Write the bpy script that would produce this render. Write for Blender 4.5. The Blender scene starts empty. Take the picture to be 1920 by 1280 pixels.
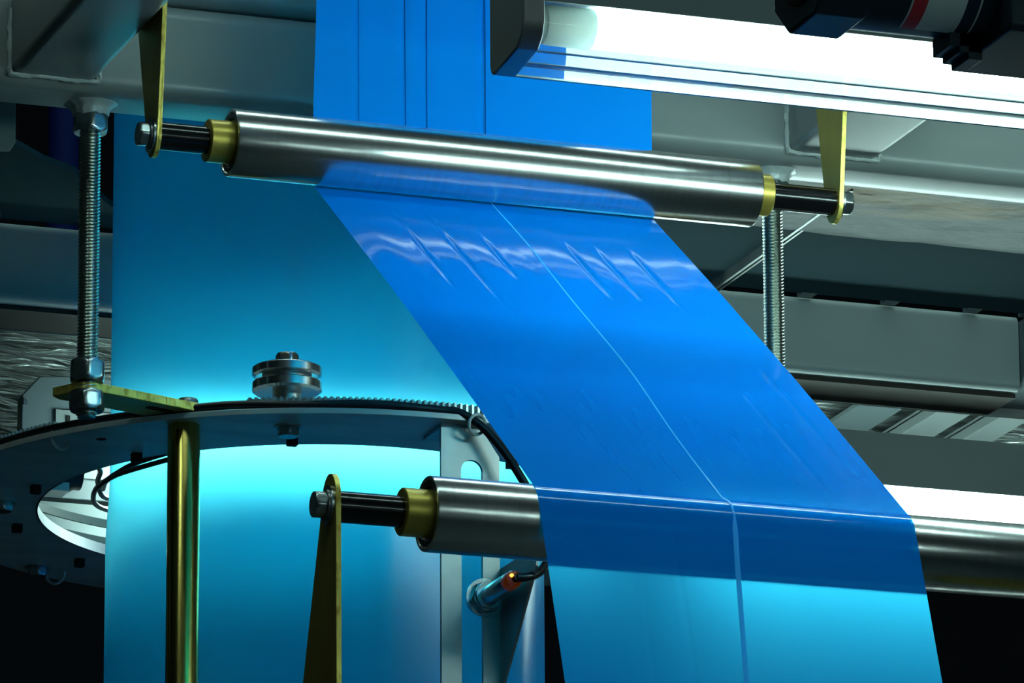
import bpy, bmesh, math, random
from mathutils import Vector, Matrix, noise
random.seed(7)
PI = math.pi
S = bpy.context.scene
COL = S.collection
# ------------------------------------------------------------------ camera, world, exposure
PHI, EL, ROLL, FPX = 0.34208618, 0.26928227, -0.0054986, 11864.35
fwd = Vector((math.sin(PHI)*math.cos(EL), math.cos(PHI)*math.cos(EL), math.sin(EL)))
rt0 = Vector((math.cos(PHI), -math.sin(PHI), 0)); up0 = rt0.cross(fwd)
rt = rt0*math.cos(ROLL)+up0*math.sin(ROLL); up = up0*math.cos(ROLL)-rt0*math.sin(ROLL)
cd = bpy.data.cameras.new('camera'); cam = bpy.data.objects.new('camera', cd); COL.objects.link(cam)
cam.matrix_world = Matrix(((rt.x, up.x, -fwd.x, -2.098), (rt.y, up.y, -fwd.y, -6.8907), (rt.z, up.z, -fwd.z, 1.667), (0, 0, 0, 1)))
cd.sensor_width = 36; cd.lens = FPX/1920*36; cd.clip_start = .05; cd.clip_end = 60
S.camera = cam
W = bpy.data.worlds.new('world'); S.world = W; W.use_nodes = True
W.node_tree.nodes['Background'].inputs[0].default_value = (.02, .10, .16, 1)
W.node_tree.nodes['Background'].inputs[1].default_value = .3
S.view_settings.view_transform = 'Standard'; S.view_settings.look = 'None'
S.view_settings.gamma = 1; S.view_settings.use_curve_mapping = False
S.view_settings.exposure = 0.0
TUBE = 34.0        # emission of the two machine lamps
HALL = 22.0        # emission of the hall lamps
LAMPCOL = (.66, 1.0, .93, 1)

# ------------------------------------------------------------------ materials
def mat(name, base=(.5, .5, .5), metal=0, rough=.5, spec=.5, coat=0, bump=None, emit=None, var=None, aniso=None):
    m = bpy.data.materials.new(name); m.use_nodes = True; nt = m.node_tree; N = nt.nodes; L = nt.links
    b = N['Principled BSDF']
    b.inputs['Base Color'].default_value = (*base, 1); b.inputs['Metallic'].default_value = metal
    b.inputs['Roughness'].default_value = rough; b.inputs['Specular IOR Level'].default_value = spec
    b.inputs['Coat Weight'].default_value = coat; b.inputs['Coat Roughness'].default_value = .12
    if emit:
        b.inputs['Emission Color'].default_value = (*emit[0], 1); b.inputs['Emission Strength'].default_value = emit[1]
    tc = N.new('ShaderNodeTexCoord')
    def nz(scale, stretch=(1, 1, 1), detail=3):
        mp = N.new('ShaderNodeMapping'); mp.inputs['Scale'].default_value = stretch
        L.new(tc.outputs['Object'], mp.inputs['Vector'])
        n = N.new('ShaderNodeTexNoise'); n.inputs['Scale'].default_value = scale; n.inputs['Detail'].default_value = detail
        L.new(mp.outputs[0], n.inputs['Vector']); return n
    if bump:   # (scale, stretch, strength, distance)
        n = nz(bump[0], bump[1]); bp = N.new('ShaderNodeBump'); bp.inputs['Strength'].default_value = bump[2]; bp.inputs['Distance'].default_value = bump[3]
        L.new(n.outputs['Fac'], bp.inputs['Height']); L.new(bp.outputs[0], b.inputs['Normal'])
    if var:    # (scale, stretch, other colour, low, high)
        n = nz(var[0], var[1]); mr = N.new('ShaderNodeMapRange'); mr.inputs[1].default_value = var[3]; mr.inputs[2].default_value = var[4]
        L.new(n.outputs['Fac'], mr.inputs[0])
        mx = N.new('ShaderNodeMix'); mx.data_type = 'RGBA'; mx.inputs[6].default_value = (*base, 1); mx.inputs[7].default_value = (*var[2], 1)
        L.new(mr.outputs[0], mx.inputs[0]); L.new(mx.outputs[2], b.inputs['Base Color'])
    return m

def film_mat(name, dif, tra, clear, see, ior=1.25, rr=.25, k_clear=.3, gloss_r=.12, bump=(9, (1, .12, .12), .25, .01), fine=.15, gloss_k=.25):
    """thin plastic film: scatters (front and through), lets some light pass nearly straight, has a glossy skin"""
    m = bpy.data.materials.new(name); m.use_nodes = True; nt = m.node_tree; N = nt.nodes; L = nt.links
    N.remove(N['Principled BSDF']); out = N['Material Output']
    tc = N.new('ShaderNodeTexCoord'); mp = N.new('ShaderNodeMapping'); mp.inputs['Scale'].default_value = bump[1]
    L.new(tc.outputs['Object'], mp.inputs[0])
    n = N.new('ShaderNodeTexNoise'); n.inputs['Scale'].default_value = bump[0]; n.inputs['Detail'].default_value = 4; n.inputs['Distortion'].default_value = .2
    L.new(mp.outputs[0], n.inputs['Vector'])
    bp = N.new('ShaderNodeBump'); bp.inputs['Strength'].default_value = bump[2]; bp.inputs['Distance'].default_value = bump[3]
    L.new(n.outputs['Fac'], bp.inputs['Height'])
    n2 = N.new('ShaderNodeTexNoise'); n2.inputs['Scale'].default_value = 260; n2.inputs['Detail'].default_value = 2
    L.new(tc.outputs['Object'], n2.inputs['Vector'])
    bp2 = N.new('ShaderNodeBump'); bp2.inputs['Strength'].default_value = fine; bp2.inputs['Distance'].default_value = .0005
    L.new(n2.outputs['Fac'], bp2.inputs['Height']); L.new(bp.outputs[0], bp2.inputs['Normal'])
    d = N.new('ShaderNodeBsdfDiffuse'); d.inputs[0].default_value = (*dif, 1); L.new(bp2.outputs[0], d.inputs['Normal'])
    t = N.new('ShaderNodeBsdfTranslucent'); t.inputs[0].default_value = (*tra, 1); L.new(bp2.outputs[0], t.inputs['Normal'])
    a = N.new('ShaderNodeAddShader'); L.new(d.outputs[0], a.inputs[0]); L.new(t.outputs[0], a.inputs[1])
    r = N.new('ShaderNodeBsdfRefraction'); r.inputs[0].default_value = (*clear, 1); r.inputs['IOR'].default_value = ior; r.inputs['Roughness'].default_value = rr
    tp = N.new('ShaderNodeBsdfTransparent'); tp.inputs[0].default_value = (*clear, 1)
    m1 = N.new('ShaderNodeMixShader'); m1.inputs[0].default_value = see; L.new(r.outputs[0], m1.inputs[1]); L.new(tp.outputs[0], m1.inputs[2])
    m2 = N.new('ShaderNodeMixShader'); m2.inputs[0].default_value = k_clear; L.new(a.outputs[0], m2.inputs[1]); L.new(m1.outputs[0], m2.inputs[2])
    g = N.new('ShaderNodeBsdfGlossy'); g.inputs['Roughness'].default_value = gloss_r; L.new(bp.outputs[0], g.inputs['Normal'])
    lw = N.new('ShaderNodeLayerWeight'); lw.inputs[0].default_value = .5
    pw = N.new('ShaderNodeMath'); pw.operation = 'POWER'; L.new(lw.outputs['Facing'], pw.inputs[0]); pw.inputs[1].default_value = 5
    ma = N.new('ShaderNodeMath'); ma.operation = 'MULTIPLY_ADD'; L.new(pw.outputs[0], ma.inputs[0]); ma.inputs[1].default_value = gloss_k; ma.inputs[2].default_value = .03
    m3 = N.new('ShaderNodeMixShader'); L.new(ma.outputs[0], m3.inputs[0]); L.new(m2.outputs[0], m3.inputs[1]); L.new(g.outputs[0], m3.inputs[2])
    L.new(m3.outputs[0], out.inputs[0])
    return m

def lamp_mat(name, k):
    m = bpy.data.materials.new(name); m.use_nodes = True; N = m.node_tree.nodes; N.remove(N['Principled BSDF'])
    e = N.new('ShaderNodeEmission'); e.inputs[0].default_value = LAMPCOL; e.inputs[1].default_value = k
    m.node_tree.links.new(e.outputs[0], N['Material Output'].inputs[0]); return m

def cover_mat(name):
    m = bpy.data.materials.new(name); m.use_nodes = True; N = m.node_tree.nodes; L = m.node_tree.links; N.remove(N['Principled BSDF'])
    tp = N.new('ShaderNodeBsdfTransparent'); tp.inputs[0].default_value = (.93, .97, .97, 1)
    tl = N.new('ShaderNodeBsdfTranslucent'); tl.inputs[0].default_value = (.8, .85, .85, 1)
    df = N.new('ShaderNodeBsdfDiffuse'); df.inputs[0].default_value = (.3, .32, .32, 1)
    a = N.new('ShaderNodeAddShader'); L.new(tl.outputs[0], a.inputs[0]); L.new(df.outputs[0], a.inputs[1])
    m1 = N.new('ShaderNodeMixShader'); m1.inputs[0].default_value = .008; L.new(tp.outputs[0], m1.inputs[1]); L.new(a.outputs[0], m1.inputs[2])
    g = N.new('ShaderNodeBsdfGlossy'); g.inputs['Roughness'].default_value = .05
    fr = N.new('ShaderNodeFresnel'); fr.inputs[0].default_value = 1.45
    m2 = N.new('ShaderNodeMixShader'); L.new(fr.outputs[0], m2.inputs[0]); L.new(m1.outputs[0], m2.inputs[1]); L.new(g.outputs[0], m2.inputs[2])
    L.new(m2.outputs[0], N['Material Output'].inputs[0]); return m

M = {}
M['paint'] = mat('grey_white_paint', (.225, .255, .255), rough=.36, coat=.12, bump=(30, (1, 1, 1), .06, .004), var=(3, (1, 1, 1), (.19, .22, .22), .4, .7))
M['paint_light'] = mat('pale_grey_paint', (.33, .39, .39), rough=.45)
M['paint_dark'] = mat('grey_panel_paint', (.12, .15, .16), rough=.4, bump=(20, (1, 1, 1), .05, .004))
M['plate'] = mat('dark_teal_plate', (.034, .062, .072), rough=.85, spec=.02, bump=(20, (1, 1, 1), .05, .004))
M['weld'] = mat('painted_weld', (.45, .5, .5), rough=.35, coat=.3, bump=(60, (1, 1, 1), .5, .004))
M['steel'] = mat('turned_steel', (.78, .77, .76), metal=1, rough=.22, bump=(60, (14, .3, .3), .015, .0008), var=(25, (9, .5, .5), (.70, .69, .69), .45, .7))
M['steel_dark'] = mat('dull_steel', (.42, .43, .43), metal=1, rough=.34, bump=(90, (1, 1, 1), .08, .001))
M['zinc'] = mat('zinc_plated_steel', (.55, .60, .61), metal=1, rough=.27, bump=(150, (1, 1, 1), .1, .001), var=(60, (1, 1, 1), (.4, .46, .47), .4, .6))
M['thread'] = mat('zinc_thread', (.55, .60, .56), metal=1, rough=.25)
M['alu'] = mat('brushed_aluminium', (.40, .42, .41), metal=.9, rough=.4, bump=(120, (1, 8, 1), .08, .001), var=(14, (1, 1, 1), (.30, .32, .32), .4, .65))
M['ringpl'] = mat('grey_ring_plate', (.62, .65, .64), metal=.25, rough=.42, bump=(10, (1, 3, 1), .1, .003), var=(6, (1, 4, 1), (.50, .54, .53), .4, .65))
M['gold'] = mat('yellow_zinc_plate', (.56, .44, .085), metal=.7, rough=.36, var=(22, (1, 1, .5), (.50, .36, .08), .42, .7), bump=(50, (1, 1, 1), .06, .001))
M['gold_edge'] = mat('yellow_zinc_cut_edge', (.92, .76, .18), metal=.6, rough=.34, bump=(220, (1, 1, .2), .7, .002), var=(120, (1, 1, .5), (.55, .35, .05), .5, .7))
M['brass'] = mat('brass_rod', (.66, .50, .12), metal=1, rough=.2, bump=(40, (12, 12, .05), .08, .001), var=(40, (5, 5, .1), (.48, .36, .09), .45, .65))
M['black'] = mat('black_gloss_shaft', (.004, .004, .005), rough=.16, spec=.6, bump=(200, (1, 1, 1), .15, .0006))
M['rubber'] = mat('black_cable_rubber', (.006, .007, .010), rough=.32)
M['bearing'] = mat('bearing_seal', (.05, .055, .06), metal=.6, rough=.35)
M['plastic'] = mat('grey_lamp_end_cap', (.15, .155, .155), rough=.35, bump=(300, (1, 1, 1), .05, .0005))
M['socket'] = mat('pale_lamp_sleeve', (.50, .56, .52), rough=.45, bump=(200, (1, 1, 1), .1, .001))
M['motor'] = mat('dark_motor_enamel', (.014, .030, .045), rough=.42, coat=.0, spec=.25, bump=(40, (1, 1, 1), .04, .002))
M['red'] = mat('label_red', (.55, .03, .05), rough=.35)
M['label'] = mat('label_grey_white', (.62, .70, .72), rough=.35)
M['navy'] = mat('label_navy', (.005, .02, .055), rough=.35)
M['labelframe'] = mat('label_border', (.6, .65, .66), rough=.3)
M['void'] = mat('black_recess', (.002, .002, .003), rough=.9)
M['foil'] = mat('crinkled_foil', (.60, .66, .64), metal=.75, rough=.36, bump=(13, (1, 3.2, 1), 1.0, .035), var=(9, (1, 2.5, 1), (.30, .34, .33), .42, .62))
M['foil_dark'] = mat('grey_crinkled_foil', (.028, .04, .045), metal=.3, rough=.5, spec=.25, bump=(16, (1, 1.6, 1), .5, .012), var=(3.2, (1, 2, 1), (.22, .12, .03), .56, .74))  # amber reflections are mixed into the foil colour
M['rib'] = mat('grey_clear_rib', (.26, .34, .35), rough=.3)
M['guard'] = mat('grey_green_guard', (.10, .15, .13), rough=.5)
M['tie'] = mat('white_nylon_tie', (.55, .6, .58), rough=.35)
M['clear_track'] = mat('pale_toothed_belt', (.50, .60, .60), metal=.35, rough=.25)
M['strip'] = mat('brown_grey_strip', (.022, .017, .012), rough=.7)
M['pale_wall'] = mat('pale_hall_wall', (.16, .21, .23), rough=.8)
M['wall'] = mat('dark_hall_wall', (.006, .008, .018), rough=.9)
M['navycol'] = mat('dark_blue_enamel', (.002, .008, .07), rough=.7, spec=.1)
M['floor'] = mat('hall_floor', (.05, .07, .075), rough=.6)
M['tube'] = lamp_mat('fluorescent_tube', TUBE)
M['tube2'] = lamp_mat('fluorescent_tube_rear', TUBE*.72)
M['hall'] = lamp_mat('hall_tube', HALL)
M['hall_front'] = lamp_mat('hall_tube_front', HALL*1.3)
M['added_low'] = lamp_mat('added_tube_low', HALL*.5)
M['front_wall'] = mat('pale_front_wall', (.48, .55, .56), rough=.8)
M['cover'] = cover_mat('clear_acrylic_cover')
M['film'] = film_mat('blue_film_web', (.0, .225, 1.0), (.0, .20, .32), (.04, .60, .90), see=.0, k_clear=.25, rr=.9, ior=1.06, gloss_r=.07, gloss_k=.6, bump=(26, (1, .05, .05), .07, .006))
M['film_seam'] = film_mat('blue_film_seam', (.08, .5, .8), (.16, .85, .95), (.4, .95, 1), see=.2, k_clear=.35)
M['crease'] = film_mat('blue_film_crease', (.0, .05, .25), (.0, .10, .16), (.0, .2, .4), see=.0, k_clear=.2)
M['bubble'] = film_mat('blue_film_tube', (.0, .10, .42), (.01, .34, .56), (.34, .84, .88), see=.0, k_clear=.50, rr=.5, ior=1.22, gloss_r=.2, gloss_k=.12, bump=(30, (1, 1, .03), .10, .006), fine=.3)
glow = mat('amber_sensor_tip', (.16, .035, .004), rough=.12, emit=((1, .16, .0), .04), coat=.5)
M['amber'] = glow
M['led'] = mat('amber_led', (1, .35, .02), emit=((1, .33, .02), 9))

# ------------------------------------------------------------------ mesh helpers
class MB:
    def __init__(s): s.v = []; s.f = []
    def add(s, v, f):
        o = len(s.v); s.v += [tuple(p) for p in v]; s.f += [tuple(i+o for i in q) for q in f]; return s
    def box(s, x0, x1, y0, y1, z0, z1):
        v = [(x, y, z) for z in (z0, z1) for y in (y0, y1) for x in (x0, x1)]
        return s.add(v, [(0, 2, 3, 1), (4, 5, 7, 6), (0, 1, 5, 4), (2, 6, 7, 3), (0, 4, 6, 2), (1, 3, 7, 5)])
    def lathe(s, prof, org=(0, 0, 0), axis='Z', n=48, a0=0.0, a1=2*PI, cap=True, wob=None):
        """prof: list of (radius, height)"""
        full = abs(a1-a0-2*PI) < 1e-6; m = n if full else n+1; v = []
        for j, (r, h) in enumerate(prof):
            for i in range(m):
                a = a0+(a1-a0)*i/n; rr = r*(1+(wob(a, h) if wob else 0))
                c, q = rr*math.cos(a), rr*math.sin(a)
                p = {'Z': (c, q, h), 'X': (h, c, q), 'Y': (c, h, q)}[axis]
                v.append((p[0]+org[0], p[1]+org[1], p[2]+org[2]))
        f = []
        for j in range(len(prof)-1):
            for i in range(n):
                k = (i+1) % m; f.append((j*m+i, j*m+k, (j+1)*m+k, (j+1)*m+i))
        if cap and full:
            f.append(tuple(range(m))[::-1]); f.append(tuple((len(prof)-1)*m+i for i in range(m)))
        return s.add(v, f)
    def prism(s, pts, a, b, axis='Z'):
        """polygon pts in the plane across axis, extruded a..b; axis X: pts=(y,z), Y: (x,z), Z: (x,y)"""
        def P(p, h): return {'X': (h, p[0], p[1]), 'Y': (p[0], h, p[1]), 'Z': (p[0], p[1], h)}[axis]
        n = len(pts); v = [P(p, a) for p in pts]+[P(p, b) for p in pts]
        return s.add(v, [tuple(range(n))[::-1], tuple(range(n, 2*n))]+[(i, (i+1) % n, n+(i+1) % n, n+i) for i in range(n)])
    def tube(s, pts, r, n=12, wob=0):
        pts = [Vector(p) for p in pts]; v = []; f = []; ref = Vector((0.13, .27, 1)).normalized()
        for i, p in enumerate(pts):
            t = (pts[min(i+1, len(pts)-1)]-pts[max(i-1, 0)]).normalized()
            u = t.cross(ref); u.normalize() if u.length > 1e-4 else None
            w = t.cross(u)
            for k in range(n):
                a = 2*PI*k/n; rr = r*(1+wob*noise.noise(p*90+Vector((k, 0, 0)))); v.append(p+(u*math.cos(a)+w*math.sin(a))*rr)
        for i in range(len(pts)-1):
            for k in range(n): f.append((i*n+k, i*n+(k+1) % n, (i+1)*n+(k+1) % n, (i+1)*n+k))
        f.append(tuple(range(n))[::-1]); f.append(tuple((len(pts)-1)*n+k for k in range(n)))
        return s.add(v, f)
    def build(s, name, m, parent=None, bevel=0, seg=2, ang=35, smooth=True, solid=0):
        me = bpy.data.meshes.new(name); me.from_pydata(s.v, [], s.f)
        bm = bmesh.new(); bm.from_mesh(me); bmesh.ops.recalc_face_normals(bm, faces=bm.faces); bm.to_mesh(me); bm.free()
        if smooth:
            for p in me.polygons: p.use_smooth = True
            me.set_sharp_from_angle(angle=math.radians(ang))
        o = bpy.data.objects.new(name, me); COL.objects.link(o)
        me.materials.append(m)
        if parent:
            o.parent = parent; o.location = -parent_world(parent)
        if bevel:
            b = o.modifiers.new('bevel', 'BEVEL'); b.width = bevel; b.segments = seg; b.limit_method = 'ANGLE'; b.angle_limit = math.radians(30); b.harden_normals = True
        if solid:
            b = o.modifiers.new('solid', 'SOLIDIFY'); b.thickness = solid; b.offset = 0
        return o
def parent_world(p):
    w = Vector(p.location)
    q = p.parent
    while q: w += Vector(q.location); q = q.parent
    return w
def tag(o, label=None, cat=None, group=None, kind=None):
    if label: o['label'] = label
    if cat: o['category'] = cat
    if group: o['group'] = group
    if kind: o['kind'] = kind
    return o
def thing(name, loc, label, cat, group=None):
    o = bpy.data.objects.new(name, None); COL.objects.link(o); o.location = loc; o.empty_display_size = .02
    return tag(o, label, cat, group)
def smooth_path(P, k=10):
    P = [Vector(p) for p in P]; out = []
    for i in range(len(P)-1):
        a, b, c, d = P[max(i-1, 0)], P[i], P[i+1], P[min(i+2, len(P)-1)]
        for j in range(k):
            t = j/k; out.append(.5*((2*b)+(c-a)*t+(2*a-5*b+4*c-d)*t*t+(3*b-a-3*c+d)*t**3))
    out.append(P[-1]); return out
def rrect(x0, x1, y0, y1, r, n=6):
    out = []
    for cx, cy, a in ((x1-r, y1-r, 0), (x0+r, y1-r, PI/2), (x0+r, y0+r, PI), (x1-r, y0+r, 1.5*PI)):
        for i in range(n+1): out.append((cx+r*math.cos(a+PI/2*i/n), cy+r*math.sin(a+PI/2*i/n)))
    return out
def hexnut(mb, org, af, h, axis='Z', rot=0, bore=0):
    """chamfered hexagon: corner circle radius af/sqrt3, face rounded like a real nut"""
    R = af/math.sqrt(3); n = 48; ri = af/2
    def rad(a):
        d = ((a-rot) % (PI/3))-PI/6; return ri/math.cos(d)
    prof = []
    for hh, lim in ((0, ri*.97), (h*.10, ri*1.06), (h*.22, R), (h*.78, R), (h*.90, ri*1.06), (h, ri*.97)):
        prof.append((hh, lim))
    v = []; 
    for hh, lim in prof:
        for i in range(n):
            a = 2*PI*i/n; r = min(rad(a), lim); c, q = r*math.cos(a), r*math.sin(a)
            p = {'Z': (c, q, hh), 'X': (hh, c, q), 'Y': (c, hh, q)}[axis]
            v.append((p[0]+org[0], p[1]+org[1], p[2]+org[2]))
    f = [(j*n+i, j*n+(i+1) % n, (j+1)*n+(i+1) % n, (j+1)*n+i) for j in range(len(prof)-1) for i in range(n)]
    f += [tuple(range(n))[::-1], tuple((len(prof)-1)*n+i for i in range(n))]
    return mb.add(v, f)

# ------------------------------------------------------------------ hall shell
def shell(name, b, m):
    o = MB().box(*b).build(name, m, smooth=False); tag(o, kind='structure'); return o
shell('floor', (-9, 9, -10, 9, -.1, 0), M['floor'])
shell('ceiling', (-9, 9, -10, 9, 8, 8.1), M['pale_wall'])
shell('wall_back', (-9, 9, 9, 9.1, 0, 8), M['wall'])
shell('wall_front', (-9, 9, -10.1, -10, 0, 8), M['front_wall'])
shell('wall_left', (-9.1, -9, -10, 9, 0, 8), M['pale_wall'])
shell('wall_right', (9, 9.1, -10, 9, 0, 8), M['pale_wall'])

# ------------------------------------------------------------------ unseen hall lamps for roller highlights, plus one added low: long twin tube fixtures
def hall_lamp(c, L, ang, label, m=None, r=.02, tilt=0):
    t = thing('offscreen_lamp', c, label, 'ceiling lamp', 'long lamps of the hall')
    a = MB().box(-L/2, L/2, -.09, .09, .03, .09).build('housing', M['paint'], t, bevel=.01); a.location = (0, 0, 0)
    for y in (-.05, .05):
        b = MB().lathe([(r, -L/2+.03), (r, L/2-.03)], (0, y, 0), 'X', 16).build('lamp_tube', m or M['hall'], t); b.location = (0, 0, 0)
        for e in (-1, 1):
            c_ = MB().box(e*L/2-.02, e*L/2+.02, y-.02, y+.02, -.02, .04).build('end_socket', M['plastic'], t); c_.location = (0, 0, 0)
    t.rotation_euler = (tilt, 0, ang); return t
hall_lamp((1.6, -4.3, 3.52), 5.0, 0, 'long twin tube lamp hanging in front of the machine, outside the picture', r=.009, m=M['hall_front'])
hall_lamp((.6, -2.0, 6.2), 6.0, 0, 'long twin tube lamp high above the film path, outside the picture')
hall_lamp((1.0, .7, 6.6), 5.0, 0, 'long twin tube lamp high behind the cross beam, outside the picture')
hall_lamp((2.9, 2.0, 2.1), 4.0, 0, 'long twin tube lamp added low behind the machine to backlight the film, outside the picture', m=M['added_low'])  # added unseen lamp, backlights the lower web


# ------------------------------------------------------------------ main frame
XL, XR = -1.0, 2.3
beam = thing('cross_beam', (.4, .285, 4.0266), 'thick white-grey square tube beam running behind the upper steel roller', 'beam')
MB().prism(rrect(.235, .335, 4.0266, 4.149, .021), XL, XR, 'X').build('tube', M['paint'], beam)
ub = MB().prism(rrect(.24, .34, 4.1535, 4.27, .018), XL, XR, 'X').build('upper_beam', M['paint'])
tag(ub, 'second square tube lying on top of the cross beam, only its lower edge in view', 'beam')

def arm(x0, x1, label):
    t = thing('support_arm', ((x0+x1)/2, .235, 4.037), label, 'beam', 'square arms welded to the cross beam')
    MB().prism(rrect(x0, x1, 4.0375, 4.15, .012), -2.6, .236, 'Y').build('tube', M['paint'], t)
    pts = [(x0-.002, .233, 4.12-.078*i/12) for i in range(13)]+[(x0+(x1-x0)*i/24, .2335, 4.0365) for i in range(25)]+[(x1+.002, .233, 4.042+.078*i/12) for i in range(13)]
    w = MB().tube(pts, .0033, 8, .9).build('weld_bead', M['weld'], t)
    return t
arm(-.2074, -.0981, 'dark grey square arm at upper left, welded to the beam and coming forward')
arm(.8135, .936, 'grey square arm at upper right, behind the long lamp and the yellow-green hanger')

# ------------------------------------------------------------------ threaded rods
def rod(x, y, label):
    t = thing('threaded_rod', (x, y, 3.63), label, 'threaded rod', 'threaded rods hanging from the cross beam')
    n = 32; pitch = .0042; z0, z1 = 3.628, 4.027; v = []; f = []
    prof = ((.0100, 0), (.0131, .42), (.0131, .56)); turns = int((z1-z0)/pitch)
    rows = turns*3
    for j in range(rows+1):
        r, fr = prof[j % 3]; k = j//3
        for i in range(n):
            z = z0+(k+fr+i/n)*pitch-pitch
            rr = r if z0+.003 < z else r*.9
            a = 2*PI*i/n; v.append((x+rr*math.cos(a), y+rr*math.sin(a), min(max(z, z0), z1)))
    for j in range(rows-3):
        for i in range(n):
            if i < n-1: f.append((j*n+i, j*n+i+1, (j+1)*n+i+1, (j+1)*n+i))
            else: f.append((j*n+i, (j+3)*n, (j+4)*n, (j+1)*n+i))
    f.append(tuple(range(n))[::-1])
    MB().add(v, f).build('rod', M['thread'], t, ang=50)
    b = MB(); hexnut(b, (x, y, 3.990), .041, .024, 'Z', .35); b.build('nut', M['zinc'], t)
    b = MB(); hexnut(b, (x, y, 3.6725), .041, .027, 'Z', .3); b.build('nut', M['zinc'], t)
    b = MB(); hexnut(b, (x, y, 3.636), .041, .0245, 'Z', .1); b.build('nut', M['zinc'], t)
    wob = lambda a, h: .10*noise.noise(Vector((3*math.cos(a)+x*9, 3*math.sin(a), h*60)))
    MB().lathe([(.020, 4.010), (.0225, 4.014), (.023, 4.018), (.0245, 4.021), (.029, 4.0245), (.034, 4.0272), (.036, 4.029)], (x, y, 0), 'Z', 48, wob=wob).build('weld_collar', M['weld'], t)
    return t
rod(-.0890, .295, 'threaded steel rod with hex nuts at left, holding the yellow strap plate')
rod(.8145, .295, 'greenish lit threaded steel rod at right, below the end of the upper roller')

# ------------------------------------------------------------------ rollers
def roller(cy, cz, x1, label, xa=-.0895):
    t = thing('idler_roller', (.33, cy, cz), label, 'roller', 'polished steel idler rollers')
    R = .0408
    MB().lathe([(R-.006, .004), (R-.004, 0), (R-.0008, 0), (R, .0012), (R, x1-.0012), (R-.0008, x1), (R-.006, x1)], (0, cy, cz), 'X', 96).build('shell', M['steel'], t)
    for e, sx in ((0, -1), (x1, 1)):
        MB().lathe([(R-.0055, e-sx*.0006), (R-.0105, e-sx*.0006), (R-.0108, e-sx*.004), (R-.0185, e-sx*.005)], (0, cy, cz), 'X', 64, cap=False).build('bearing_ring', M['bearing'], t)
        MB().lathe([(R-.0108, e-sx*.0048), (.024, e-sx*.0024), (.0238, e-sx*.009)], (0, cy, cz), 'X', 64, cap=False).build('bearing_seal', M['alu'], t)
    # collars
    for a, b in ((-.0285, .006), (x1-.006, x1+.0215)):
        cl = MB().lathe([(.0165, a), (.0248, a), (.0258, a+.001), (.0258, b-.001), (.0248, b), (.0165, b)], (0, cy, cz), 'X', 64, cap=False).build('collar', M['gold'], t)
        s = MB(); s.lathe([(.0028, -.0262), (.0028, -.0236)], ((a+b)/2+(.004 if a > 0 else 0), cy, cz), 'Y', 16); s.v = [(p[0], cy+(p[1]-cy)*.8-(p[2]-cz)*0, p[2]-.0125) for p in s.v]
        s.build('set_screw', M['void'], cl)
    for a, b in ((xa, 0.01), (x1-.01, .775)):
        MB().lathe([(.0168, a), (.0168, b)], (0, cy, cz), 'X', 48).build('shaft', M['black'], t)
    return t
roller(0, 3.9, .6686, 'upper polished steel roller in front of the beam, blue web passing behind it')
roller(-.725, 3.2755, .697, 'lower polished steel roller with the blue web draped over its front', xa=-.103)

def hanger(xc, pts, cy, cz, label, side, sink=0):
    """flat tapered bar (face across X) with bolt and washer"""
    t = thing('roller_bracket', (xc, cy, cz), label, 'bracket', 'yellow zinc plated brackets of the rollers')
    p = MB().prism(pts, xc-.003, xc+.003, 'X').build('plate', M['gold'], t, bevel=.0007)
    p.data.materials.append(M['gold_edge'])
    for q in p.data.polygons:
        if abs(q.normal.x) < .5: q.material_index = 1
    s = side
    MB().lathe([(.010, xc+s*.003), (.0215, xc+s*.003), (.0215, xc+s*.0058), (.010, xc+s*.0058)], (0, cy, cz), 'X', 48, cap=False).build('washer', M['zinc'], t)
    MB().lathe([(.008, xc+s*.0058), (.0165, xc+s*.0058), (.0165, xc+s*.0078), (.008, xc+s*.0078)], (0, cy, cz), 'X', 40, cap=False).build('spring_washer', M['steel_dark'], t)
    b = MB(); hexnut(b, (xc+(.0075 if s > 0 else -.0205), cy, cz), .0275, .013, 'X', .2); b.build('bolt_head', M['zinc'], t)
    return t
def taper(cy, cz, r, near, far, ztop, zr=None):
    """round end below, widening upward (or the reverse when ztop<cz)"""
    up = ztop > cz; out = []
    n = 14
    if up:
        out = [(cy+r*math.cos(PI+PI*i/n), cz+r*1.22*math.sin(PI+PI*i/n)) for i in range(n+1)]
        out += [(far, ztop), (near, ztop)]
    else:
        out = [(cy+r*math.cos(PI*i/n), cz+r*1.15*math.sin(PI*i/n)) for i in range(n+1)]
        out += [(near, ztop), (far, ztop)]
    return out
hanger(-.093, taper(0, 3.9, .0225, -.046, .078, 4.10), 0, 3.9, 'dark olive tapered hanger bolted at the left end of the upper roller', -1)
hanger(.778, taper(0, 3.9, .0225, -.052, .060, 4.10), 0, 3.9, 'bright yellow-green tapered hanger at the right end of the upper roller', 1)
sp = MB().box(.782, .8135, .0, .05, 4.05, 4.10).build('spacer_block', M['paint']); tag(sp, 'small painted spacer between the yellow-green hanger and the right arm', 'spacer')
hanger(-.1065, taper(-.728, 3.282, .024, -.757, -.60, 2.99), -.728, 3.2755, 'brown-gold tapered bracket standing at the left end of the lower roller', -1)
hanger(.778, taper(-.728, 3.282, .024, -.757, -.60, 2.99), -.728, 3.2755, 'tapered bracket at the far right end of the lower roller, outside the picture', 1)

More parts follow.
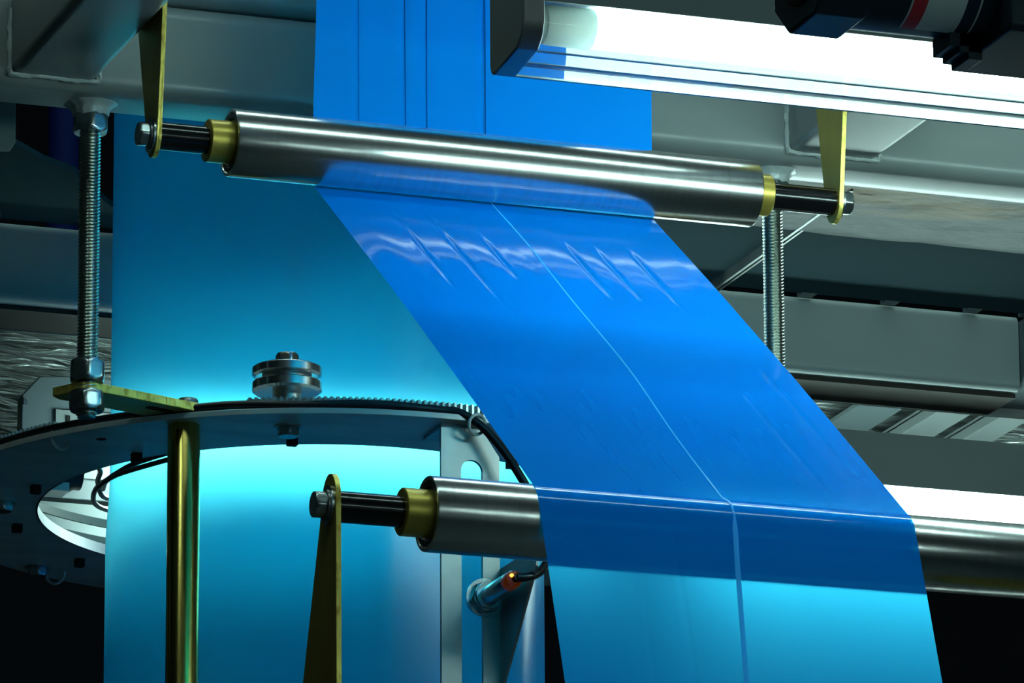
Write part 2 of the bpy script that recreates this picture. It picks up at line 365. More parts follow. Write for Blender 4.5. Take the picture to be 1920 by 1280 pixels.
# ------------------------------------------------------------------ film web over the rollers
C1 = Vector((0, 3.9)); C2 = Vector((-.725, 3.2755)); Rf = .0418
E = (C2-C1); Ln = E.length; e = E/Ln; mdir = Vector((-e.y, e.x))
if mdir.y > 0: mdir = -mdir
k = 2*Rf/Ln; n1 = e*k+mdir*math.sqrt(1-k*k)
def web_path():
    P = []   # (y, z, ny, nz, zone) normal points away from the roller it touches
    for i in range(40): z = 4.9-(4.9-3.9)*i/40; P.append((Rf, z, 1, 0, 0))
    a1 = math.atan2(n1.y, n1.x)
    for i in range(25):
        a = a1*i/24; P.append((C1.x+Rf*math.cos(a), C1.y+Rf*math.sin(a), math.cos(a), math.sin(a), 1))
    p1 = C1+n1*Rf; p2 = C2-n1*Rf
    for i in range(1, 120):
        t = i/120; q = p1.lerp(p2, t); P.append((q.x, q.y, n1.x, n1.y, 2))
    a2 = math.atan2(-n1.y, -n1.x); a3 = math.radians(161)
    for i in range(25):
        a = a2+(a3-a2)*i/24; P.append((C2.x+Rf*math.cos(a), C2.y+Rf*math.sin(a), -math.cos(a), -math.sin(a), 3))
    d = Vector((-math.sin(a3), math.cos(a3))); q0 = Vector(P[-1][:2])
    if d.y > 0: d = -d
    for i in range(1, 61):
        q = q0+d*(.9*i/60); P.append((q.x, q.y, -math.cos(a3), -math.sin(a3), 4))
    return P
WP = web_path()
sl = [0]
for i in range(1, len(WP)): sl.append(sl[-1]+math.hypot(WP[i][0]-WP[i-1][0], WP[i][1]-WP[i-1][1]))
def edges(i):
    y, z, _, _, zn = WP[i]
    if zn == 0: w = min(1, (z-3.9)/.15); return .1175+.006*w*min(1,(z-3.9)/.3), .5535+.001*w
    if zn == 1: return .1175-.005*min(1, (3.9-z)/.03), .5535-.0075*min(1, (3.9-z)/.03)
    if zn == 4: w = min(1, (3.29-z)/.3); return .1125+.002*w, .546
    return .1125, .546
span0 = sl[66]; span1 = sl[183]
def wrinkle(x, i):
    y, z, ny, nz, zn = WP[i]
    if zn in (1, 3): return 0
    if zn == 0:
        g = min(1, (z-3.9)/.12); h = 0
        for xs, a, w in ((.17, .0012, .004), (.235, .0022, .005), (.262, .0016, .008), (.335, .0030, .004), (.42, .0006, .006)):
            h += a*math.exp(-((x-xs-.004*noise.noise(Vector((z*3, xs*20, 0))))/w)**2)
        return g*(h+.0010*noise.noise(Vector((x*22, z*1.2, 1))))
    if zn == 2:
        t = (sl[i]-span0)/(span1-span0); g = min(1, t/.06)*min(1, (1-t)/.05)
        if g <= 0: return 0
        sk = x-.02*t
        h = .0014*noise.noise(Vector((sk*15, t*2.0, 5)))*math.exp(-((t-.22)/.30)**2)+.0004*noise.noise(Vector((sk*30, t*4, 9)))
        h += .0001*noise.noise(Vector((sk*70, t*4.5, 2)))
        for xs, a, w, ta, tb in ((.19, .0016, .0022, .06, .36), (.235, .0016, .0025, .03, .42), (.283, .0018, .0028, .10, .30), (.388, .0022, .0035, .10, .34), (.425, .0018, .003, .12, .34), (.47, .0018, .003, .12, .36), (.22, .0006, .003, .75, .98), (.28, .0005, .003, .78, .98), (.45, .0006, .004, .6, .97), (.50, .0005, .004, .55, .9)):
            c = .5*(ta+tb); s_ = .5*(tb-ta)
            h += a*math.exp(-((sk-xs+.006*(t-c))/w)**2)*max(0, 1-((t-c)/s_)**2)
        return g*h-.004*math.sin(PI*t)*g
    if zn == 4:
        g = min(1, (i-208)/8) if i > 208 else 0
        return g*(.0011*noise.noise(Vector((x*16, z*1.5, 8)))+.0010*math.exp(-((x-.215)/.004)**2)+.0010*math.exp(-((x-.262)/.004)**2))
    return 0
def seam_x(i):
    z = WP[i][1]; zn = WP[i][4]
    if zn == 0: return .3372+.0*z
    if zn == 2:
        t = (sl[i]-span0)/(span1-span0); return .3368+.0035*math.sin(5*t)-.003*t+.003*math.sin(11*t+1)*math.sin(PI*t)
    if zn == 1: return .3372
    if zn == 3: return .3350
    return .3350-.08*max(0, 3.3-z)*min(1, (3.3-z)/.1+.4)*.95
NX = 180
v = []; f = []
for i in range(len(WP)):
    a, b = edges(i)
    for j in range(NX+1):
        x = a+(b-a)*j/NX; h = wrinkle(x, i); v.append((x, WP[i][0]+WP[i][2]*h, WP[i][1]+WP[i][3]*h))
for i in range(len(WP)-1):
    for j in range(NX): f.append((i*(NX+1)+j, i*(NX+1)+j+1, (i+1)*(NX+1)+j+1, (i+1)*(NX+1)+j))
web = thing('film_web', (.335, 0, 3.9), 'wide flat blue plastic film web, down behind the upper roller and over the lower one', 'plastic film')
MB().add(v, f).build('film', M['film'], web, ang=60)
v = []; f = []
for i in range(len(WP)):
    zn = WP[i][4]; w = {0: .0007, 1: .0006, 2: .0009, 3: .0014, 4: .0030}[zn]
    x = seam_x(i); off = -.0006 if zn in (2, 3, 4) else (-.0006 if zn == 0 else 0)
    sg = -1 if zn in (0, 1, 2) else -1
    for s_ in (-1, 0, 1):
        h = wrinkle(x+s_*w, i)+sg*(.0006 if s_ else .0012); v.append((x+s_*w, WP[i][0]+WP[i][2]*h, WP[i][1]+WP[i][3]*h))
for i in range(len(WP)-1):
    if WP[i][4] == 1: continue
    for j in range(2): f.append((i*3+j, i*3+j+1, i*3+4+j, i*3+3+j))
tag(MB().add(v, f).build('seam', M['film_seam'], web, ang=60), 'pale lengthwise seam line of the web')

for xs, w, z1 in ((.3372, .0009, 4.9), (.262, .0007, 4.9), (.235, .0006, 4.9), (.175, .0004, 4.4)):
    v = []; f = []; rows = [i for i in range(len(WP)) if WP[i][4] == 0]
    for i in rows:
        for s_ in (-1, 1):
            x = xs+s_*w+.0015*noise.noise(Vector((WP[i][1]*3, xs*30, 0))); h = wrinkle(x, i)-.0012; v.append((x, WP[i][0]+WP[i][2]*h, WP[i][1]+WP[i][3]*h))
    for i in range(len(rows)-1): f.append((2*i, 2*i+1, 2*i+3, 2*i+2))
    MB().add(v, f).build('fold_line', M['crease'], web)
# ------------------------------------------------------------------ blown film tube
BC = (.3645, .757)
prof = [(.286, 2.2+.02*i) for i in range(70)]+[(.286-.005*(.5-.5*math.cos(PI*i/8)), 3.60+.0125*i) for i in range(9)]+[(.281, 3.72+.02*i) for i in range(60)]
n = 160; v = []; f = []
for j, (r, z) in enumerate(prof):
    for i in range(n):
        a = 2*PI*i/n; rr = r+.0007*noise.noise(Vector((math.cos(a)*7, math.sin(a)*7, z*.8)))
        v.append((BC[0]+rr*math.cos(a), BC[1]+rr*math.sin(a), z))
for j in range(len(prof)-1):
    for i in range(n): f.append((j*n+i, j*n+(i+1) % n, (j+1)*n+(i+1) % n, (j+1)*n+i))
bub = MB().add(v, f).build('film_bubble', M['bubble'], ang=60)
tag(bub, 'tall round translucent blue film tube rising through the guide ring', 'plastic film')

# ------------------------------------------------------------------ guide ring
RC = (.353, .757); ZR = 3.650
ring = thing('guide_ring', (RC[0], RC[1], ZR), 'large flat grey metal ring around the blue film tube', 'ring')
MB().lathe([(.364, ZR), (.5155, ZR), (.5155, ZR+.0075), (.364, ZR+.0075), (.364, ZR)], (RC[0], RC[1], 0), 'Z', 180, cap=False).build('plate', M['ringpl'], ring, bevel=.0008)
MB().lathe([(.3635, ZR), (.3662, ZR), (.3662, ZR+.014), (.3635, ZR+.014), (.3635, ZR)], (RC[0], RC[1], 0), 'Z', 180, cap=False).build('inner_rim', M['ringpl'], ring)
# toothed track on top
def track(d0, d1):
    n_ = int((d1-d0)/.9); v = []; f = []; zt = ZR+.027
    for i in range(n_):
        for fr, r in ((0, .4885), (.30, .4885), (.45, .4965), (.80, .4965)):
            a = math.radians(d0+(d1-d0)*(i+fr)/n_)
            for rr, z in ((r, ZR+.0075), (r, zt), (.482, zt), (.482, ZR+.0075)): v.append((RC[0]+rr*math.cos(a), RC[1]+rr*math.sin(a), z))
    m_ = n_*4
    for i in range(m_-1):
        for q in range(4): f.append((i*4+q, (i+1)*4+q, (i+1)*4+(q+1) % 4, i*4+(q+1) % 4))
    f += [(0, 1, 2, 3), (m_*4-1, m_*4-2, m_*4-3, m_*4-4)]
    MB().add(v, f).build('toothed_track', M['clear_track'], ring, ang=20)
track(-118, -61); track(-31, 211)
def ang_of(x, y): return math.atan2(y-RC[1], x-RC[0])
for x, y in ((.0411, .5259), (-.0353, .7247), (-.003, .9346), (.1279, 1.0973), (.2026, .388), (.50, .41)):
    MB().prism(rrect(x-.0062, x+.0062, y-.006, y+.006, .001), ZR-.0105, ZR+.0005, 'Z').build('black_stop', M['void'], ring)
MB().lathe([(.0001, ZR-.0002), (.0065, ZR-.0002), (.0065, ZR+.003)], (-.0206, .4704, 0), 'Z', 24, cap=False).build('drilled_hole', M['void'], ring)
for x, y in ((.181, .337), (.0857, 1.1568), (-.0534, .82)):
    m_ = MB(); hexnut(m_, (x, y, ZR-.0135), .025, .0135, 'Z', .4); m_.build('nut', M['zinc'], ring)
    MB().lathe([(.006, ZR-.0018), (.0175, ZR-.0018), (.0175, ZR), (.006, ZR)], (x, y, 0), 'Z', 32, cap=False).build('washer', M['steel_dark'], ring)

def strap(x, y, mirror, label):
    t = thing('strap_plate', (x, y, 3.661), label, 'strap plate', 'yellow strap plates that carry the ring')
    pts = [(-.098, .2855), (-.088, .2835), (.10, .353), (.081, .407), (-.085, .347), (-.118, .343), (-.124, .327)]
    pts = pts[:2]+[(.10, .353), (.081, .407)]+[(-.088, .346), (-.112, .340), (-.124, .327)]
    if mirror: pts = [(2*.3645-p[0], p[1]) for p in pts]
    p = MB().prism(pts, 3.660, 3.6715, 'Z').build('plate', M['gold'], t, bevel=.0015)
    p.data.materials.append(M['gold_edge'])
    for q in p.data.polygons:
        if abs(q.normal.z) < .5: q.material_index = 1
    # slot, seen from below as a dark lens
    c = Vector((.018, .345)); d = Vector((.938, .347)); nn = Vector((-d.y, d.x)); o = []
    for i in range(24):
        a = 2*PI*i/24; ex = .014 if math.cos(a) > 0 else -.014
        q = c+d*(ex+.0065*math.cos(a))+nn*.0065*math.sin(a); o.append((2*.3645-q.x if mirror else q.x, q.y))
    MB().prism(o, 3.6597, 3.6612, 'Z').build('slot', M['void'], t, smooth=False)
    return t
strap(-.0838, .295, False, 'yellow zinc strap plate clamped on the left threaded rod, reaching over the ring')
strap(.8145, .295, True, 'yellow zinc strap plate on the right threaded rod, hidden behind the web')
bs = thing('clamp_bolt', (.062, .372, 3.6715), 'low round dark bolt head on top of the yellow strap plate', 'bolt')
MB().lathe([(.0125, 3.6715), (.013, 3.673), (.013, 3.681), (.0115, 3.6835), (.004, 3.684)], (.062, .372, 0), 'Z', 40).build('head', M['steel_dark'], bs)

# pulley on the ring
px, py = .1802, .34
pul = thing('guide_pulley', (px, py, ZR+.0075), 'grooved steel pulley with hex bolt standing on the ring', 'pulley')
def disc(z0, z1, flip):
    pr = [(.010, z0), (.0395, z0), (.0435, z0+.0028), (.0435, z1-.0015), (.042, z1), (.010, z1)]
    return MB().lathe(pr, (px, py, 0), 'Z', 72, cap=False)
disc(3.6925, 3.7065, 0).build('disc', M['steel'], pul)
disc(3.7125, 3.7255, 1).build('disc', M['steel'], pul)
MB().lathe([(.031, 3.7065), (.031, 3.7125)], (px, py, 0), 'Z', 48, cap=False).build('groove_hub', M['steel_dark'], pul)
MB().lathe([(.018, ZR+.0075), (.018, 3.6925)], (px, py, 0), 'Z', 40).build('spacer', M['steel_dark'], pul)
MB().lathe([(.018, 3.7255), (.0175, 3.728), (.008, 3.7285)], (px, py, 0), 'Z', 40).build('washer', M['zinc'], pul)
m_ = MB(); hexnut(m_, (px, py, 3.728), .026, .0155, 'Z', .55); m_.build('bolt_head', M['zinc'], pul)

# column under the ring
col = thing('support_column', (.0575, .3727, 2.4), 'round brass-coloured column standing under the ring, in front of the film tube', 'column')
MB().lathe([(.0195, 2.4), (.0203, 2.401), (.0203, 3.6485), (.0195, ZR)], (.0575, .3727, 0), 'Z', 64).build('bar', M['brass'], col)

# slotted sensor rail
rail = thing('sensor_rail', (.39, .265, 3.3), 'slotted grey metal rail hanging from the ring, with the amber-tipped sensor', 'rail')
x0, x1, y0, y1 = .3555, .4315, .262, .268
sx0, sx1, st = .3815, .4095, 3.606
m_ = MB(); outl = [(x0, 2.9), (sx0, 2.9)]
for i in range(13):
    a = PI-PI*i/12; outl.append(((sx0+sx1)/2+.014*math.cos(a), st-.014+.014*math.sin(a)))
outl += [(sx1, 2.9), (x1, 2.9), (x1, 3.605), (x1-.022, 3.648), (x0, 3.648)]
# split polygon into quads strips to stay planar and clean
m_.prism([(x0, 2.9), (sx0, 2.9), (sx0, st-.014), (x0, st-.014)], y0, y1, 'Y')
m_.prism([(sx1, 2.9), (x1, 2.9), (x1, st-.014), (sx1, st-.014)], y0, y1, 'Y')
arc = [((sx0+sx1)/2+.014*math.cos(PI-PI*i/12), st-.014+.014*math.sin(PI-PI*i/12)) for i in range(13)]
m_.prism([(x0, st-.014)]+arc+[(x1, st-.014), (x1, 3.612), (x1-.026, 3.650), (x0, 3.650)], y0, y1, 'Y')
m_.build('slotted_plate', M['alu'], rail)
MB().box(x0, x1-.02, y1, .33, 3.645, 3.650).build('foot', M['alu'], rail)
MB().prism([(.2625, 3.470), (.130, 3.470), (.130, 3.445), (.252, 3.322), (.2625, 3.322)], .4315, .4345, 'X').build('gusset', M['alu'], rail)
for z in (3.44, 3.40, 3.355, 3.31):
    MB().tube([(.4325, .2605, z+.006), (.433, .2595, z), (.4325, .2605, z-.006)], .0022, 8, 1.0).build('weld_spot', M['weld'], rail)

# sensor
sen = thing('proximity_sensor', (.4115, .268, 3.4325), 'steel barrel sensor with glowing amber tip fixed in the slotted rail', 'sensor')
so = (.4115, 0, 3.432)
MB().lathe([(.0115, .295), (.0118, .262), (.0118, .172), (.0112, .170)], so, 'Y', 40).build('barrel', M['steel'], sen)
m_ = MB(); hexnut(m_, (so[0], .250, so[2]), .036, .0105, 'Y', .25); m_.build('nut', M['zinc'], sen)
MB().lathe([(.012, .2618), (.0245, .2618), (.0245, .2595), (.012, .2595)], so, 'Y', 48, cap=False).build('washer', M['zinc'], sen)
MB().lathe([(.0120, .250), (.0165, .250), (.0165, .244), (.0120, .244)], so, 'Y', 48, cap=False).build('lock_ring', M['zinc'], sen)
m_t = MB().lathe([(.0113, .171), (.0113, .158), (.0100, .153), (.006, .151), (.001, .1508)], so, 'Y', 40); tip = m_t.build('amber_tip', M['amber'], sen)
MB().lathe([(.0024, .1515), (.0020, .1495), (.0004, .1490)], (so[0]-.004, 0, so[2]+.0035), 'Y', 16).build('indicator_light', M['led'], tip)
MB().lathe([(.0052, .156), (.0052, .147), (.0040, .143)], (so[0]+.001, 0, so[2]), 'Y', 20).build('cable_gland', M['rubber'], tip)

# cable
rc = .5065
pts = []
for deg in range(-126, -88, 4):
    a = math.radians(deg); pts.append((RC[0]+rc*math.cos(a), RC[1]+rc*math.sin(a), ZR+.0142+.0012*math.sin(deg*.3)))
pts = [(RC[0]+.507*math.cos(math.radians(d)), RC[1]+.507*math.sin(math.radians(d)), ZR+.0135) for d in (-160, -150, -142, -134)]+pts
pts += [(.372, .246, 3.661), (.398, .240, 3.646), (.422, .232, 3.618), (.443, .222, 3.582), (.461, .205, 3.535), (.4645, .185, 3.485), (.459, .165, 3.462), (.444, .152, 3.443), (.428, .145, 3.434), (.4125, .146, 3.432)]
cb = MB().tube(smooth_path(pts, 8), .0054, 14).build('sensor_cable', M['rubber'])
tag(cb, 'black cable lying on the ring rim and dropping to the amber-tipped sensor', 'cable')
def tie(c, r, nrm, label, a0=0, a1=2*PI):
    nrm = Vector(nrm).normalized(); u = nrm.cross(Vector((0, 0, 1))).normalized(); w = nrm.cross(u)
    pts = [Vector(c)+(u*math.cos(a0+(a1-a0)*i/24)+w*math.sin(a0+(a1-a0)*i/24))*r for i in range(25)]
    o = MB().tube(pts, .0021, 8).build('cable_tie', M['tie']); tag(o, label, 'cable tie', 'pale nylon cable ties on the ring'); return o
tie((.3955, .2425, 3.6465), .0125, (.35, -.9, -.25), 'pale cable tie looped round the black cable beside the slotted rail')
tie((-.068, .492, ZR+.002), .014, (.45, -.89, .1), 'pale cable tie loop under the left front of the ring')
tie((.118, 1.184, ZR-.001), .014, (.7, .7, .1), 'pale cable tie under the rear left of the ring')

# thin hoses looping inside the ring
hs = [((.124, .580, 3.668), (.114, .596, 3.668), (.080, .672, 3.668), (.066, .722, 3.669), (.064, .789, 3.670), (.078, .855, 3.672), (.098, .905, 3.676), (.13, .96, 3.685)),
      ((-.01, .685, 3.674), (.030, .701, 3.680), (.060, .76, 3.686), (.074, .82, 3.686), (.10, .885, 3.684), (.14, .95, 3.70)),
      ((.124, .583, 3.677), (.105, .617, 3.677), (.082, .68, 3.677), (.0755, .74, 3.678), (.0765, .79, 3.680), (.088, .845, 3.684))]
for p, lb in zip(hs, ('thin dark hose curving down inside the ring at left', 'longer dark hose crossing the other inside the ring', 'thin dark hose hugging the film tube inside the ring')):
    tag(MB().tube(smooth_path(p, 12), .0035, 10).build('air_hose', M['rubber']), lb, 'hose', 'dark hoses inside the ring')
# curved guards above the rear of the ring
def arcband(r0, r1, z0, z1, d0, d1, name, m, label, cat):
    o = MB(); k = 60; v = []; f = []
    for i in range(k+1):
        a = math.radians(d0+(d1-d0)*i/k)
        for r, z in ((r0, z0), (r1, z0), (r1, z1), (r0, z1)): v.append((RC[0]+r*math.cos(a), RC[1]+r*math.sin(a), z))
    for i in range(k):
        for q in range(4): f.append((i*4+q, i*4+(q+1) % 4, (i+1)*4+(q+1) % 4, (i+1)*4+q))
    f += [(0, 1, 2, 3), (k*4+3, k*4+2, k*4+1, k*4)]
    g = o.add(v, f).build(name, m); tag(g, label, cat); return g
arcband(.462, .4655, ZR+.0225, ZR+.056, 84, 168, 'curved_guard', M['guard'], 'curved grey guard band standing over the rear of the ring', 'guard')
arcband(.452, .456, ZR+.067, ZR+.078, 84, 168, 'curved_tube', M['guard'], 'pale curved strip above the grey guard band behind the ring', 'strip')
mt = thing('small_motor', (.045, .96, 3.735), 'small dark drive motor seen through the ring opening at left', 'motor')
MB().lathe([(.020, -.045), (.026, -.04), (.026, .03), (.022, .036), (.022, .045)], (.055, 1.0, 3.742), 'X', 32).build('body', M['motor'], mt)
MB().lathe([(.029, -.02), (.029, -.012)], (.055, 1.0, 3.742), 'X', 32).build('cooling_rib', M['steel_dark'], mt)
MB().lathe([(.029, .004), (.029, .012)], (.055, 1.0, 3.742), 'X', 32).build('cooling_rib', M['steel_dark'], mt)
MB().box(.03, .08, .98, 1.02, 3.7125, 3.724).build('foot', M['steel_dark'], mt)

# ------------------------------------------------------------------ lamp in front, upper right
lp = thing('tube_lamp', (.9, -.605, 3.88), 'bright long fluorescent lamp in a clear cover at upper right', 'lamp')
capz = 3.826
def capprof(o): return [(-.662+o, 3.96), (-.662+o, 3.862), (-.655+o*.7, 3.846+o), (-.640, 3.834+o), (-.565, capz+o), (-.553-o, capz+.004+o), (-.549-o, 3.84), (-.549-o, 3.96)]
MB().prism(capprof(0), .1352, .1612, 'X').build('end_cap', M['plastic'], lp, bevel=.003, seg=3)
MB().box(.1612, 1.72, -.655, -.556, 3.903, 3.96).build('housing', M['paint_dark'], lp, bevel=.002)
cv = [(-.6555, 3.903), (-.6555, 3.864), (-.650, 3.849), (-.638, 3.838), (-.566, 3.829), (-.557, 3.832), (-.5545, 3.842), (-.5545, 3.903)]
inn = [(y*1.0+(.0016 if y < -.6 else -.0016), z+.0016) for y, z in cv]
v = []; f = []
for x in (.1612, 1.70):
    for p in cv: v.append((x, p[0], p[1]))
for i in range(len(cv)-1): f.append((i, i+1, i+1+len(cv), i+len(cv)))
cvo = MB().add(v, f).build('clear_cover', M['cover'], lp, ang=50)
MB().box(.1612, 1.72, -.6575, -.653, 3.887, 3.955).build('side_skirt', M['paint_dark'], lp)
MB().box(.162, 1.70, -.632, -.627, 3.8362, 3.8372).build('cover_rib', M['rib'], lp)
MB().box(.162, 1.70, -.600, -.585, 3.8325, 3.8335).build('cover_rib', M['rib'], lp)
MB().box(.162, 1.70, -.5590, -.5545, 3.8295, 3.8315).build('cover_rib', M['rib'], lp)
MB().lathe([(.0215, .232), (.0215, 1.66)], (0, -.605, 3.877), 'X', 48).build('lamp_tube', M['tube'], lp)
MB().lathe([(.0195, .1612), (.0195, .178), (.0215, .179), (.0225, .184), (.0232, .232), (.0222, .236), (.02, .236)], (0, -.605, 3.877), 'X', 48).build('tube_sleeve', M['socket'], lp)

# ------------------------------------------------------------------ dark motor, top right
mo = thing('gear_motor', (.2, -1.5985, 3.556), 'dark blue-black electric motor with a red, white and navy label at top right', 'motor')
cy, cz = -1.5985, 3.626
oc = []
for sy, sz in ((1, -1), (1, 1), (-1, 1), (-1, -1)):
    a = (cy+sy*.070, cz+sz*.0374); b = (cy+sy*.0345, cz+sz*.070)
    oc += [a, b] if sy*sz > 0 else [b, a]
MB().prism(oc, .08, .133, 'X').build('fan_cover', M['motor'], mo, bevel=.004, seg=3)
MB().lathe([(.050, .0795), (.050, .0775), (.045, .0765), (.030, .0770), (.0, .0775)], (0, cy, cz), 'X', 48, cap=False).build('fan_grille', M['void'], mo)
MB().lathe([(.0665, .13), (.0665, .262)], (0, cy, cz), 'X', 96).build('body', M['motor'], mo)
a0, a1 = math.radians(170), math.radians(262)
def lab(x0, x1, r, m, name, par=None, a0=a0, a1=a1):
    return MB().lathe([(r-.001, x0), (r, x0), (r, x1), (r-.001, x1), (r-.001, x0)], (0, cy, cz), 'X', 40, a0, a1, cap=False).build(name, m, par or mo)
lb_ = tag(lab(.1765, .2475, .0668, M['labelframe'], 'label'), 'red, pale grey and navy label with a thin pale border')
tag(lab(.1785, .1925, .0673, M['red'], 'stripe', lb_), 'red stripe')
tag(lab(.1925, .2320, .0673, M['label'], 'field', lb_), 'pale grey field')
tag(lab(.2320, .2455, .0673, M['navy'], 'stripe', lb_), 'navy stripe')
MB().prism(rrect(cy-.079, cy+.067, 3.546, 3.70, .008), .262, .56, 'X').build('gearbox', M['motor'], mo, bevel=.004, seg=3)
stp = MB()
for i, (xa, zb) in enumerate(((.228, 3.5465), (.238, 3.541), (.247, 3.535))): stp.box(xa, .262, cy-.012, cy+.03, zb, 3.565)
stp.build('stepped_flange', M['motor'], mo, bevel=.001)

# ------------------------------------------------------------------ structure behind
ZP = 4.10
pr_ = thing('cover_plate', (1.4, .7, ZP), 'flat grey plate under the frame at right, behind the upper roller', 'plate')
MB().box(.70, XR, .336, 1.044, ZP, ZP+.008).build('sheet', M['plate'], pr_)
for x in (1.0, 1.16, 1.287, 1.414, 1.5):
    MB().box(x, x+.022, 1.040, 1.060, ZP-.001, ZP+.008).build('tab', M['paint_dark'], pr_)
fo = MB(); k = 80; v = []; f = []
for i in range(k+1):
    for j in range(13):
        x = .86+(XR-.86)*i/k; y = .46+.28*j/12+(.012*noise.noise(Vector((x*14, 3, 0))) if j == 12 else 0)
        v.append((x, y, ZP-.012+.004*noise.noise(Vector((x*12, y*30, 0)))+(.006 if j == 12 else 0)))
for i in range(k):
    for j in range(12): f.append((i*13+j, (i+1)*13+j, (i+1)*13+j+1, i*13+j+1))
o = fo.add(v, f).build('foil_sheet', M['foil_dark'], ang=60, solid=.001); tag(o, 'crinkled grey foil strip with painted amber reflections behind the cross beam', 'foil sheet')
br = thing('angle_strip', (1.023, .85, ZP-.01), 'thin pale double-edged strip running back across the grey plate', 'strip')
MB().box(1.018, 1.022, .52, 1.05, ZP-.014, ZP).build('edge', M['alu'], br)
MB().box(1.031, 1.034, .52, 1.05, ZP-.010, ZP).build('edge', M['alu'], br)

lpn = [(-1.0, .336), (-.165, .336), (-.150, .58), (-.11, .665), (-.074, .711), (-.021, .768), (.035, .808), (.065, .86), (.12, .94), (.20, 1.005), (.27, 1.044), (-1.0, 1.044)]
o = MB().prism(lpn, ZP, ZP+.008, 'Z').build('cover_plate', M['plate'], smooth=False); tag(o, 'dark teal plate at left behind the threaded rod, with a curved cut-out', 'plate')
o = MB().prism([(-.40, ZP), (-.124, ZP), (-.1235, 4.042), (-.130, 4.030), (-.40, 4.005)], .52, .528, 'Y').build('corner_gusset', M['paint'], bevel=.002); tag(o, 'pale grey corner gusset hanging at the left edge under the beam', 'gusset')
o = MB().lathe([(.016, ZP-.009), (.014, ZP-.013), (.008, ZP-.017), (.001, ZP-.0185)], (-.028, 1.02, 0), 'Z', 24)
o.lathe([(.017, ZP-.009), (.017, ZP)], (-.028, 1.02, 0), 'Z', 24)
tag(o.build('dome_bolt', M['paint']), 'pale dome-headed bolt under the dark plate at the left edge', 'bolt')
b2 = thing('rear_beam', (.4, 1.11, 3.99), 'grey box beam crossing behind the film tube, below a row of dark slots', 'beam')
MB().prism(rrect(1.058, 1.172, 3.990, 4.101, .013), -1.2, 1.499, 'X').build('tube', M['paint_light'], b2)
MB().box(-1.2, 2.2, 1.1722, 1.1745, 3.9815, 4.02).build('lip', M['alu'], b2)
MB().box(-1.2, 1.499, 1.075, 1.172, 3.983, 3.9895).build('underside_strip', M['strip'], b2)
o = MB().prism(rrect(1.5005, 1.62, 3.995, 4.098, .012), .345, 1.17, 'Y').build('end_beam', M['paint_dark']); tag(o, 'dark grey beam closing off the right end of the rear box beam', 'beam')
# navy column far behind, seen in the gap at left
o = MB().lathe([(.027, 4.62), (.027, 7.9)], (.675, 3.2, 0), 'Z', 40).build('far_column', M['navycol']); tag(o, 'dark blue round column far behind the left threaded rod', 'column')

# crinkled foil ceiling behind the rear beam
fo = MB(); kx, ky = 220, 50; v = []; f = []
for i in range(kx+1):
    for j in range(ky+1):
        x = -1.3+3.7*i/kx; y = 1.18+.95*j/ky
        v.append((x, y, 4.075+.010*noise.noise(Vector((x*9, y*26, 0)))+.004*noise.noise(Vector((x*30, y*60, 4)))))
for i in range(kx):
    for j in range(ky): f.append((i*(ky+1)+j, (i+1)*(ky+1)+j, (i+1)*(ky+1)+j+1, i*(ky+1)+j+1))
o = fo.add(v, f).build('foil_ceiling', M['foil'], ang=60, solid=.001); tag(o, 'wide crinkled silvery foil panel above the rear lamp', 'foil sheet')
for x, w, lb in ((1.50, .075, 'pale channel strip under the silvery foil, left one of the pair'), (1.60, .070, 'pale channel strip under the silvery foil, right one of the pair')):
    t = thing('channel_strip', (x, 1.45, 4.05), lb, 'channel', 'pale channels under the foil')
    MB().box(x, x+w, 1.18, 1.68, 4.048, 4.054).build('web', M['paint'], t)
    MB().box(x, x+.004, 1.18, 1.68, 4.034, 4.05).build('flange', M['paint'], t)
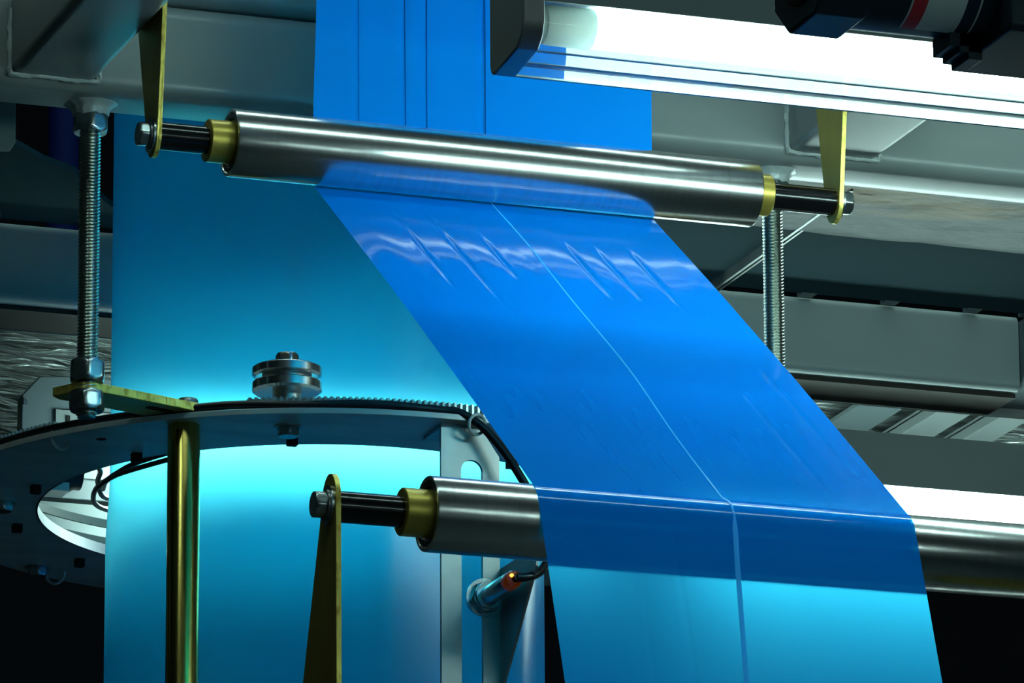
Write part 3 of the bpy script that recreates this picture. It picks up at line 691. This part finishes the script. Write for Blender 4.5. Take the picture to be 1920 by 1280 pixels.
t = thing('channel_strip', (1.40, 1.45, 4.05), 'dull grey channel strip beside the pale pair under the foil', 'channel', 'pale channels under the foil')
MB().box(1.40, 1.47, 1.18, 1.68, 4.050, 4.056).build('web', M['paint_dark'], t)
# rear lamp
rl = thing('tube_lamp', (1.0, 1.225, 3.881), 'long bright lamp behind the film tube and the lower roller', 'lamp')
MB().box(.24, 2.2, 1.20, 1.25, 3.881, 3.945).build('housing', M['paint'], rl, bevel=.006)
MB().prism([(1.19, 3.881), (1.185, 3.84), (1.20, 3.812), (1.25, 3.812), (1.265, 3.84), (1.26, 3.881)], .245, 2.18, 'X').build('diffuser', M['tube2'], rl)
MB().box(.222, .246, 1.205, 1.245, 3.835, 3.881).build('end_cap', M['socket'], rl, bevel=.003)
MB().box(.24, 2.2, 1.178, 1.183, 3.868, 3.945).build('light_shield', M['paint'], rl)  # shield added to keep lamp light off the rear beam's underside
MB().box(.24, 2.2, 1.183, 1.20, 3.938, 3.945).build('shield_flange', M['paint'], rl)
# grey box and pale panel at left
gb = thing('junction_box', (.18, 1.39, 3.90), 'grey box with chamfered top corner behind the left threaded rod', 'box')
MB().prism([(.115, 3.80), (.115, 3.944), (.1405, 3.973), (.1906, 3.977), (.262, 3.977), (.262, 3.80)], 1.36, 1.385, 'Y').build('body', M['paint_dark'], gb, bevel=.002)
MB().box(.20, .22, 1.362, 1.383, 3.977, 4.068).build('mounting_lug', M['paint'], gb)
MB().box(.163, .262, 1.355, 1.3605, 3.83, 3.926).build('front_label', M['paint'], gb)
MB().box(.178, .183, 1.353, 1.3555, 3.903, 3.918).build('slot', M['void'], gb)
MB().box(.117, .122, 1.357, 1.3605, 3.93, 3.938).build('screw', M['steel_dark'], gb)
o = MB().box(-1.3, .113, 1.60, 1.61, 3.80, 3.955).build('pale_panel', M['paint']); tag(o, 'pale panel at the left edge below the silvery foil', 'panel')

o = MB().box(-.06, .42, 1.50, 1.51, 3.778, 3.86).build('pale_panel', M['paint_light']); tag(o, 'pale panel seen through the left end of the ring opening', 'panel')
